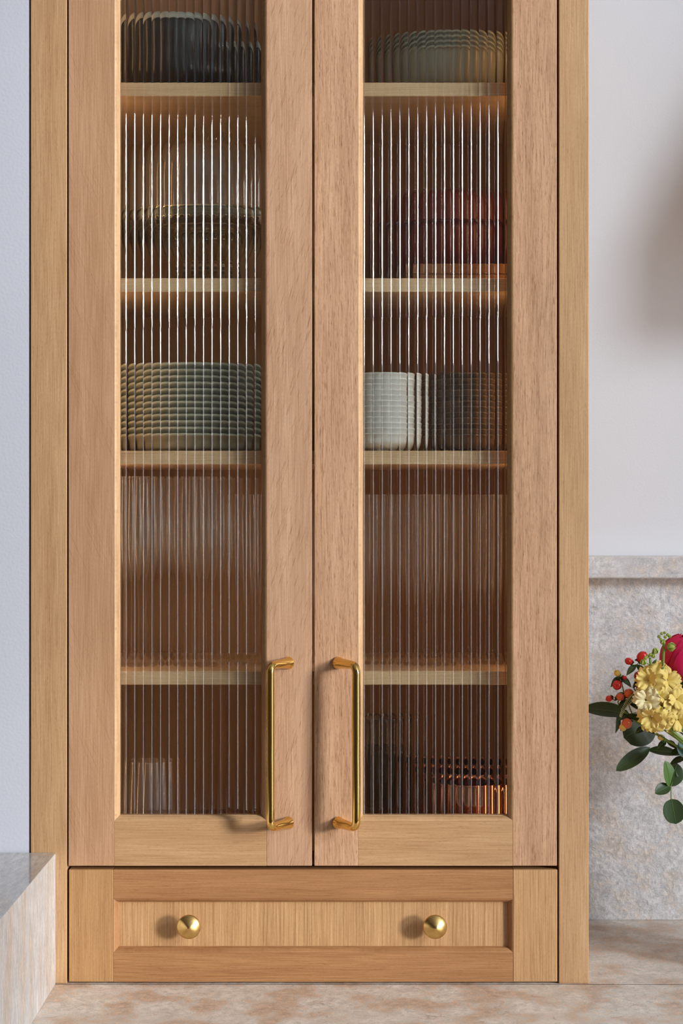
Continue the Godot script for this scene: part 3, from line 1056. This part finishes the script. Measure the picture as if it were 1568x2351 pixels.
func cake_stand(at: Vector3) -> void:
	var g := thing("cake_stand", "clear pressed glass cake stand with a drooping rim on the second left shelf", "cake stand", at)
	var top := 0.097
	var prof := [Vector2(0.0, 0.0), Vector2(0.060, 0.0)]
	prof.append_array(curve([Vector2(0.064, 0.002), Vector2(0.058, 0.010), Vector2(0.030, 0.022), Vector2(0.020, 0.034), Vector2(0.030, 0.044), Vector2(0.075, 0.054), Vector2(0.108, 0.066), Vector2(0.117, 0.076), Vector2(0.126, 0.071), Vector2(0.130, 0.080), Vector2(0.131, top - 0.004), Vector2(0.128, top), Vector2(0.123, top - 0.003), Vector2(0.118, top - 0.012), Vector2(0.105, top - 0.014), Vector2(0.03, top - 0.014)], 6))
	prof.append(Vector2(0.0, top - 0.014))
	var mb := MB.new()
	add_lathe(mb, prof, 96, Transform3D.IDENTITY, 24, 0.05, 0.082)
	part("stand", mb.done(), M.cast_glass, g)
	var d := thing("glass_dome", "clear glass dome with a small knob standing on the cake stand", "dome", at + Vector3(0, top - 0.0128, 0))
	var w := 0.002
	var h := 0.114
	var r := 0.114
	var dome := curve([Vector2(r - w, 0.0), Vector2(r, 0.0005), Vector2(r, 0.03), Vector2(r - 0.001, 0.062), Vector2(r - 0.009, 0.085), Vector2(r - 0.030, 0.102), Vector2(0.045, 0.111), Vector2(0.0, h), Vector2(0.0, h - w), Vector2(0.045, 0.111 - w), Vector2(r - 0.030, 0.102 - w), Vector2(r - 0.009 - w, 0.085), Vector2(r - 0.001 - w, 0.062), Vector2(r - w, 0.03), Vector2(r - w, 0.0)], 5)
	part("cloche", lathe(dome, 96), M.dome_glass, d)
	part("knob", lathe(curve([Vector2(0.006, h - 0.001), Vector2(0.005, h + 0.004), Vector2(0.010, h + 0.009), Vector2(0.011, h + 0.013), Vector2(0.006, h + 0.018), Vector2(0.0, h + 0.019)], 6), 32), M.cast_glass, d)

func terracotta_pot(at: Vector3) -> void:
	var g := thing("lidded_pot", "red brown glazed pot with a lid standing on two wooden boards", "pot", at)
	var prof := [Vector2(0.0, 0.0), Vector2(0.066, 0.0)]
	prof.append_array(curve([Vector2(0.070, 0.001), Vector2(0.084, 0.020), Vector2(0.090, 0.045), Vector2(0.088, 0.060), Vector2(0.084, 0.061), Vector2(0.084, 0.045), Vector2(0.06, 0.008)], 5))
	prof.append(Vector2(0.0, 0.006))
	part("body", lathe(prof, 72), M.terracotta_glaze, g)
	var lid := curve([Vector2(0.084, 0.0615), Vector2(0.0965, 0.0625), Vector2(0.0975, 0.066), Vector2(0.094, 0.086), Vector2(0.084, 0.102), Vector2(0.06, 0.110), Vector2(0.02, 0.113), Vector2(0.0, 0.1135)], 6)
	part("lid", lathe(lid, 72), M.terracotta_glaze, g)


# ---------------------------------------------------------------- the flowers
func blob(mb: MB, at: Vector3, r: float, long: float, dir: Vector3, seg := 14) -> void:
	var y := dir.normalized()
	var x := y.cross(Vector3.FORWARD if absf(y.z) < 0.9 else Vector3.RIGHT).normalized()
	var xf := Transform3D(Basis(x, y, x.cross(y)), at)
	var prof := []
	for k in 9:
		var a := PI * k / 8.0 - PI / 2
		prof.append(Vector2(maxf(r * cos(a), 0.0), long * sin(a)))
	add_lathe(mb, prof, seg, xf)

func blob_mesh(r: float, long: float, dir := Vector3.UP, seg := 14) -> ArrayMesh:
	var mb := MB.new()
	blob(mb, Vector3.ZERO, r, long, dir, seg)
	return mb.done()

func stem_part(g: Node3D, pts: Array, r: float, m: Material, called := "stem") -> void:
	var path := smooth_path(pts, 5)
	var rad := []
	for k in path.size():
		rad.append(lerpf(r, r * 0.7, float(k) / path.size()))
	part(called, tube(path, rad, 8), m, g)

func leaf_part(g: Node3D, base: Vector3, tip: Vector3, facing: Vector3, width: float, shape: int, m: Material, bend := 0.08, cup := 0.15, called := "leaf") -> void:
	var mb := MB.new()
	add_blade(mb, base, tip, facing, width, shape, bend, cup, 0.0, 14, 8)
	var o := part(called, mb.done(), m, g)
	var mid := MB.new()
	var nrm := (facing - (tip - base).normalized() * facing.dot((tip - base).normalized())).normalized()
	var pth := []
	for k in 9:
		var t := lerpf(0.0, 0.92, k / 8.0)
		pth.append(base.lerp(tip, t) + nrm * (bend * (tip - base).length() * sin(PI * t) + 0.0002))
	add_tube(mid, pth, [0.0006, 0.0003], 5)
	part("vein", mid.done(), M.leaf_light, o)

const MOUTH := Vector3(0.53, 1.135, -0.09)

func bouquet() -> void:
	var v := thing("vase", "pale ceramic vase on the worktop that holds the flowers", "vase", Vector3(MOUTH.x, WORKTOP, MOUTH.z))
	var prof := [Vector2(0.0, 0.0), Vector2(0.034, 0.0)]
	prof.append_array(curve([Vector2(0.037, 0.001), Vector2(0.056, 0.05), Vector2(0.060, 0.11), Vector2(0.046, 0.18), Vector2(0.034, 0.215), Vector2(0.038, 0.235), Vector2(0.035, 0.235), Vector2(0.031, 0.215), Vector2(0.042, 0.18), Vector2(0.056, 0.11), Vector2(0.052, 0.05), Vector2(0.03, 0.006)], 5))
	prof.append(Vector2(0.0, 0.005))
	part("body", lathe(prof, 56), M.vase_ceramic, v)
	eucalyptus()
	hypericum()
	stocks()
	peony(Vector3(X(1573, -0.135), Y(1506, -0.135), -0.135), 0.0315, "deep pink peony beside the tall yellow stock buds", Vector3(0.3, 0.85, 0.25))
	peony(Vector3(X(1690, -0.10), Y(1560, -0.10), -0.10), 0.036, "deep pink peony beyond the right edge of the picture", Vector3(0.2, 0.3, 0.9))
	peony(Vector3(X(1760, -0.16), Y(1500, -0.16), -0.16), 0.034, "deep pink peony at the back right of the bunch", Vector3(0.4, 0.5, 0.6))
	lilac_sprig()
	veronica()

func eucalyptus() -> void:
	var z := -0.17
	var g := thing("eucalyptus_stem", "eucalyptus stem with large dark leaves reaching left to the cabinet", "foliage", MOUTH, "")
	var o := -MOUTH
	stem_part(g, [MOUTH + o, P(1560, 1700, -0.165) + o, P(1490, 1655, z) + o, P(1432, 1640, z) + o], 0.0016, M.stem_green)
	leaf_part(g, P(1446, 1640, z) + o, P(1338, 1627, z - 0.01) + o, Vector3(-0.1, 0.55, 0.8), 0.0225, OVAL, M.leaf_dark, 0.05, 0.3)
	leaf_part(g, P(1500, 1655, z - 0.006) + o, P(1432, 1694, z + 0.008) + o, Vector3(0.0, 0.1, 1.0), 0.047, ORB, M.leaf_dark, 0.04, 0.1)
	leaf_part(g, P(1418, 1640, z) + o, P(1413, 1684, z) + o, Vector3(0.7, 0, 0.7), 0.011, LANCE, M.leaf_dark)
	leaf_part(g, P(1492, 1716, z) + o, P(1414, 1770, z + 0.012) + o, Vector3(0.25, 0.5, 0.8), 0.0205, OVAL, M.eucalyptus, 0.05, 0.3)
	leaf_part(g, P(1487, 1722, z) + o, P(1568, 1734, z + 0.005) + o, Vector3(0, 0.6, 0.8), 0.0145, LANCE, M.leaf_dark, 0.05, 0.35)
	leaf_part(g, P(1575, 1738, z) + o, P(1536, 1756, z) + o, Vector3(0, 0.7, 0.7), 0.010, LANCE, M.leaf_dark)
	var g2 := thing("eucalyptus_stem", "drooping eucalyptus sprig with round grey green leaves low at the right edge", "foliage", MOUTH)
	var z2 := -0.12
	stem_part(g2, [MOUTH + o, P(1590, 1760, -0.13) + o, P(1562, 1782, z2) + o, P(1542, 1800, z2) + o, P(1541, 1838, z2) + o], 0.0009, M.stem_green)
	leaf_part(g2, P(1541, 1834, z2) + o, P(1552, 1892, z2 + 0.006) + o, Vector3(-0.1, 0.15, 1), 0.0285, ORB, M.eucalyptus, 0.04, 0.12)
	leaf_part(g2, P(1537, 1806, z2) + o, P(1527, 1747, z2 + 0.004) + o, Vector3(0.5, 0.2, 0.8), 0.020, OVAL, M.leaf_light, 0.06, 0.2)
	leaf_part(g2, P(1538, 1804, z2) + o, P(1504, 1822, z2 + 0.01) + o, Vector3(0.1, 0.6, 0.8), 0.017, OVAL, M.eucalyptus, 0.06, 0.25)
	leaf_part(g2, P(1540, 1806, z2) + o, P(1554, 1752, z2 - 0.002) + o, Vector3(-0.3, 0.1, 0.9), 0.026, OVAL, M.eucalyptus, 0.05, -0.2)
	leaf_part(g2, P(1563, 1782, z2) + o, P(1550, 1770, z2) + o, Vector3(0, 0.5, 0.8), 0.009, LANCE, M.eucalyptus)
	leaf_part(g2, P(1590, 1716, z2) + o, P(1554, 1718, z2 + 0.01) + o, Vector3(-0.1, 0.1, 1), 0.027, ORB, M.leaf_blue, 0.03, 0.1)
	# the side of the bunch beyond the frame, seen only by its shade on the stone
	for w in 3:
		var g3 := thing("eucalyptus_stem", ["eucalyptus stem on the far right side of the bunch", "eucalyptus stem arching right under the hidden peonies", "upright eucalyptus stem at the right back of the bunch"][w], "foliage", MOUTH, "eucalyptus stems beyond the frame")
		var end: Vector3 = [P(1850, 1640, -0.12), P(1880, 1560, -0.10), P(1790, 1480, -0.15)][w]
		stem_part(g3, [Vector3.ZERO, (end - MOUTH) * 0.5 + Vector3(0, 0.02, 0), end - MOUTH], 0.0016, M.stem_green)
		for k in 12:
			var at := (end - MOUTH) * (0.3 + k * 0.062) + Vector3(0, 0.018, 0)
			var side := -1.0 if k % 2 else 1.0
			leaf_part(g3, at, at + Vector3(side * 0.026, side * 0.026, rng.randf_range(-0.012, 0.02)), Vector3(0.3, 0.2, 0.9), 0.042, ORB, M.eucalyptus)
	var g4 := thing("eucalyptus_stem", "short eucalyptus sprig with blue green leaves beside the pink peony", "foliage", MOUTH)
	stem_part(g4, [MOUTH + o, P(1600, 1650, -0.15) + o, P(1566, 1572, -0.15) + o], 0.0012, M.stem_green)
	leaf_part(g4, P(1582, 1592, -0.15) + o, P(1546, 1560, -0.147) + o, Vector3(-0.2, 0.4, 0.8), 0.018, OVAL, M.leaf_blue)
	leaf_part(g4, P(1580, 1566, -0.15) + o, P(1548, 1556, -0.146) + o, Vector3(0.1, 0.7, 0.6), 0.012, LANCE, M.leaf_dark)
	leaf_part(g4, P(1575, 1692, -0.115) + o, P(1546, 1602, -0.10) + o, Vector3(0.75, 0.15, 0.6), 0.014, LANCE, M.leaf_light, -0.07, 0.5)

func hypericum() -> void:
	var z := -0.13
	var o := -MOUTH
	# px, py, half width, half height, kind, lean
	var sprays := [
		["hypericum sprig with bright red berries highest on the left", [[1443, 1518, 7.5, 8.5, "berry_red"], [1474, 1508, 11, 12.5, "berry_red"], [1467, 1553, 10.5, 13, "berry_crimson"], [1470, 1580, 9, 8, "berry_crimson"]], [[1470, 1600], [1474, 1560], [1460, 1526]]],
		["hypericum sprig with small red and yellow berries farthest left", [[1417, 1545, 7, 7, "berry_yellow"], [1417, 1573, 10, 10, "berry_red"], [1434, 1556, 4.5, 5, "berry_red"], [1398, 1604, 7, 6.5, "berry_red"]], [[1440, 1640], [1432, 1590], [1424, 1553]]],
		["hypericum sprig with orange berries in front of the dark leaves", [[1444, 1592, 10.5, 9.5, "berry_orange"], [1424, 1600, 8, 9, "berry_orange"], [1439, 1661, 11, 11, "berry_orange"], [1430, 1670, 8, 7.5, "berry_yellow"]], [[1480, 1670], [1452, 1640], [1440, 1605]]],
		["hypericum twig with one yellow bud low under the yellow flowers", [[1517, 1693, 6.5, 7, "berry_yellow"]], [[1560, 1720], [1530, 1700]]],
	]
	for s in sprays:
		var g := thing("hypericum_sprig", s[0], "berries", MOUTH, "hypericum sprigs in the bunch")
		var way := [MOUTH + o]
		for q in s[2]:
			way.append(P(q[0], q[1], z) + o)
		stem_part(g, way, 0.0011, M.stem_green)
		var tip: Vector3 = way[-1]
		for b in s[1]:
			var at := P(b[0], b[1], z + 0.008) + o
			var hub: Vector3 = way[-1]
			for w in way:
				if (w - at).length() < (hub - at).length():
					hub = w
			var dir := (at - hub).normalized()
			var px := 0.000585
			var root: Vector3 = at - dir * (b[3] * px)
			stem_part(g, [hub, hub.lerp(root, 0.5) + Vector3(0, -0.002, 0), root], 0.0006, M.stem_green)
			part("berry", blob_mesh(b[2] * px * 1.1, b[3] * px * 1.15, dir), M[b[4]], g, at)
			part("berry_tip", blob_mesh(0.0006, 0.0012, dir, 6), M.twig_brown, g, at + dir * (b[3] * px * 1.15))
			for k in 4:
				var a := k * TAU / 4 + 0.4
				var sx := dir.cross(Vector3.FORWARD).normalized()
				var out := (sx * cos(a) + dir.cross(sx) * sin(a))
				var mb := MB.new()
				add_blade(mb, root - dir * 0.001, root + out * (b[2] * px * 1.0) - dir * 0.0016, dir + out * 0.3, 0.0052, LANCE, 0.1, 0.2, 0.0, 6, 4)
				part("sepal", mb.done(), M.leaf_dark if b[4] != "berry_yellow" else M.leaf_light, g)
		for k in way.size() - 1:
			var at: Vector3 = way[k + 1]
			for side in [-1, 1]:
				leaf_part(g, at, at + Vector3(side * 0.014, -0.008 - 0.003 * k, 0.006), Vector3(0, 0.6, 0.8), 0.0085, LANCE, M.leaf_dark)

func floret(g: Node3D, at: Vector3, facing: Vector3, size: float, m: Material, n := 4) -> void:
	var f := facing.normalized()
	var sx := f.cross(Vector3.UP).normalized()
	var sy := sx.cross(f)
	var turn := rng.randf() * TAU
	for ring in 2:
		for k in n:
			var a := turn + (k + 0.5 * ring) * TAU / n + rng.randf_range(-0.25, 0.25)
			var out := sx * cos(a) + sy * sin(a)
			var l := size * (1.0 if ring == 0 else 0.66) * rng.randf_range(0.9, 1.1)
			var lift := rng.randf_range(-0.25, 0.25) if ring == 0 else rng.randf_range(0.45, 0.9)
			var mb := MB.new()
			add_blade(mb, at + out * 0.001 + f * (0.001 * ring), at + out * l + f * l * lift, f - out * 0.3, l * 1.35, FAN, 0.10, -0.10, 0.075, 12, 12, 0.0005)
			part("petal", mb.done(), m, g)

func bud(g: Node3D, at: Vector3, r: float, dir: Vector3) -> void:
	var mb := MB.new()
	blob(mb, at, r * 0.72, r, dir, 10)
	for k in 5:
		var a := k * TAU / 5
		var d := dir.normalized()
		var sx := d.cross(Vector3.FORWARD).normalized()
		var out := sx * cos(a) + d.cross(sx) * sin(a)
		add_blade(mb, at - d * r, at + d * r * 1.25 + out * r * 0.35, out, r * 1.05, LANCE, 0.35, 0.2, 0.0, 6, 4)
	part("bud", mb.done(), M.bud_green, g)

func stocks() -> void:
	var z := -0.105
	var o := -MOUTH
	var a := thing("stock_stem", "yellow stock with the tallest green bud tip, left of the pink peony", "flower", MOUTH, "yellow stocks in the bunch")
	stem_part(a, [MOUTH + o, P(1550, 1690, z) + o, P(1526, 1610, z) + o, P(1522, 1545, z) + o, P(1525, 1468, z) + o], 0.0024, M.stem_green)
	for q in [[1513, 1462, 3.6], [1519, 1455, 3.4], [1526, 1453, 3.2], [1533, 1458, 3.6], [1538, 1462, 3.8], [1527, 1463, 3.6], [1517, 1468, 3.2], [1521, 1475, 5.5]]:
		bud(a, P(q[0], q[1], z + rng.randf_range(0.0, 0.006)) + o, q[2] * 0.00058, Vector3(rng.randf_range(-0.6, 0.6), 1.0, 0.4))
	stem_part(a, [P(1524, 1500, z) + o, P(1530, 1492, z) + o, P(1537, 1487, z + 0.003) + o], 0.0007, M.stem_green)
	bud(a, P(1540, 1485, z + 0.004) + o, 0.0056, Vector3(0.7, 0.1, 0.4))
	floret(a, P(1509, 1535, z - 0.004) + o, Vector3(-0.2, 0.6, 0.7), 0.0125, M.stock_yellow, 4)
	floret(a, P(1531, 1562, z + 0.004) + o, Vector3(0.3, 0.3, 0.9), 0.0195, M.stock_yellow, 4)
	floret(a, P(1552, 1606, z + 0.014) + o, Vector3(0.3, 0.2, 0.9), 0.021, M.stock_yellow, 4)
	floret(a, P(1556, 1652, z + 0.012) + o, Vector3(0.2, -0.3, 0.9), 0.019, M.stock_yellow, 4)
	var b := thing("stock_stem", "yellow stock with a bent stem whose buds stand before the red berries", "flower", MOUTH, "yellow stocks in the bunch")
	z = -0.09
	stem_part(b, [MOUTH + o, P(1545, 1680, z) + o, P(1520, 1622, z) + o, P(1505, 1575, z) + o, P(1495, 1532, z) + o, P(1492, 1510, z) + o], 0.0022, M.stem_green)
	for q in [[1486, 1508, 4.2], [1493, 1504, 4.0], [1500, 1507, 4.6], [1482, 1511, 3.6], [1505, 1495, 7.0], [1500, 1500, 4.0], [1477, 1521, 7.0]]:
		bud(b, P(q[0], q[1], z + rng.randf_range(0.0, 0.006)) + o, q[2] * 0.00058, Vector3(rng.randf_range(-0.6, 0.6), 1.0, 0.4))
	stem_part(b, [P(1496, 1534, z) + o, P(1488, 1524, z) + o, P(1480, 1521, z) + o], 0.0007, M.stem_green)
	floret(b, P(1489, 1562, z + 0.004) + o, Vector3(-0.5, 0.2, 0.9), 0.0205, M.stock_yellow, 5)
	floret(b, P(1483, 1607, z + 0.008) + o, Vector3(-0.4, 0.1, 0.9), 0.0185, M.stock_cream, 4)
	floret(b, P(1497, 1644, z + 0.010) + o, Vector3(-0.3, -0.3, 0.9), 0.0200, M.stock_yellow, 5)
	floret(b, P(1513, 1596, z + 0.000) + o, Vector3(0.2, 0.3, 0.9), 0.0170, M.stock_yellow, 4)
	floret(b, P(1524, 1655, z + 0.006) + o, Vector3(0.2, -0.4, 0.9), 0.0165, M.stock_yellow, 4)
	leaf_part(b, P(1495, 1530, z - 0.004) + o, P(1508, 1513, z - 0.004) + o, Vector3(0, 0.3, 0.9), 0.004, LANCE, M.leaf_dark)

func peony(at: Vector3, r: float, label: String, facing: Vector3) -> void:
	var g := thing("peony", label, "flower", at, "pink peonies in the bunch")
	stem_part(g, [MOUTH - at, (MOUTH - at) * 0.5 + Vector3(0.0, 0.0, 0.01), Vector3(0, -r * 0.8, 0)], 0.0026, M.stem_green)
	var f := facing.normalized()
	var sx := f.cross(Vector3.UP).normalized()
	var sy := sx.cross(f)
	var layers := [[6, 1.0, 1.5], [6, 0.95, 1.3], [5, 0.88, 1.2], [5, 0.78, 1.2], [4, 0.62, 1.3]]
	for li in layers.size():
		var n: int = layers[li][0]
		var rad: float = r * layers[li][1]
		for k in n:
			var a := (k + 0.5 * li) * TAU / n
			var out := sx * cos(a) + sy * sin(a)
			var side := f.cross(out)
			var mb := MB.new()
			var nu := 12
			var nv := 10
			var first := mb.v.size()
			var wide: float = layers[li][2]
			for layer in 2:
				for i in nu + 1:
					var t := float(i) / nu
					var th := lerpf(2.75, 0.62 - 0.12 * li, t)          # from the back of the flower over its side to the lip
					for j in nv + 1:
						var s := 2.0 * j / nv - 1.0
						var ph := s * wide * (0.35 + 0.65 * sin(PI * minf(t * 0.62 + 0.12, 1.0))) * 0.62
						var rr := rad * (1.0 + 0.05 * sin(s * 5.0 + k) * t + 0.04 * s * s) - layer * 0.0005
						var dirn := (out * cos(ph) + side * sin(ph)) * sin(th) + f * cos(th)
						mb.p(dirn * rr - f * r * 0.1, Vector2(s, t))
			var row := nv + 1
			var size := row * (nu + 1)
			for i in nu:
				for j in nv:
					var q := first + i * row + j
					mb.quad(q, q + 1, q + row + 1, q + row)
					mb.quad(q + size, q + size + row, q + size + row + 1, q + size + 1)
			part("petal", mb.done(), M.peony_pink, g)

func lilac_sprig() -> void:
	var o := -MOUTH
	var z := -0.12
	var g := thing("lilac_sprig", "sprig of tiny purple flowers below the pink peony", "flower", MOUTH)
	stem_part(g, [MOUTH + o, P(1575, 1640, z) + o, P(1545, 1582, z) + o], 0.001, M.stem_green)
	for k in 26:
		var q := Vector2(1546 + rng.randf_range(-15, 14), 1577 + rng.randf_range(-11, 12))
		var at := P(q.x, q.y, z + rng.randf_range(0.0, 0.012)) + o
		var mb := MB.new()
		var f := Vector3(rng.randf_range(-0.5, 0.5), rng.randf_range(-0.2, 0.6), 0.8).normalized()
		var sx := f.cross(Vector3.UP).normalized()
		for j in 5:
			var a := j * TAU / 5
			var out := sx * cos(a) + sx.cross(f) * sin(a)
			add_blade(mb, at, at + out * 0.0026 + f * 0.0008, f, 0.0020, OVAL, 0.0, 0.1, 0.0, 4, 2, 0.0002)
		blob(mb, at, 0.0006, 0.0008, f, 6)
		part("flower", mb.done(), M.lilac, g)

func veronica() -> void:
	var o := -MOUTH
	var z := -0.115
	var g := thing("veronica_spike", "slender speckled seed spike curving left over the dark leaves", "flower", MOUTH)
	var pts := smooth_path([P(1424, 1645, z), P(1436, 1620, z), P(1452, 1603, z), P(1472, 1590, z)], 8)
	var way := [MOUTH + o, P(1520, 1610, z - 0.02) + o]
	for k in range(pts.size() - 1, -1, -1):
		way.append(pts[k] + o)
	part("stem", tube(way, [0.0008], 6), M.leaf_dark, g)
	var mb := MB.new()
	var core := MB.new()
	for k in pts.size():
		var f := float(k) / (pts.size() - 1)
		var rr := 0.0012 + 0.0042 * f
		blob(core, pts[k] + o, rr * 0.8, 0.0016, Vector3(0.4, 0.5, 0), 8)
		for j in 9:
			var a := j * TAU / 9 + k * 0.6
			var d := Vector3(-0.65 * cos(a), 0.7 * cos(a), sin(a))
			blob(mb, pts[k] + o + d * rr, 0.0005, 0.0010, d + Vector3(0.4, 0.5, 0), 6)
	part("spike", core.done(), M.leaf_dark, g)
	var s := part("seeds", mb.done(), M.veronica_seed, g)
	s.set_meta("kind", "stuff")
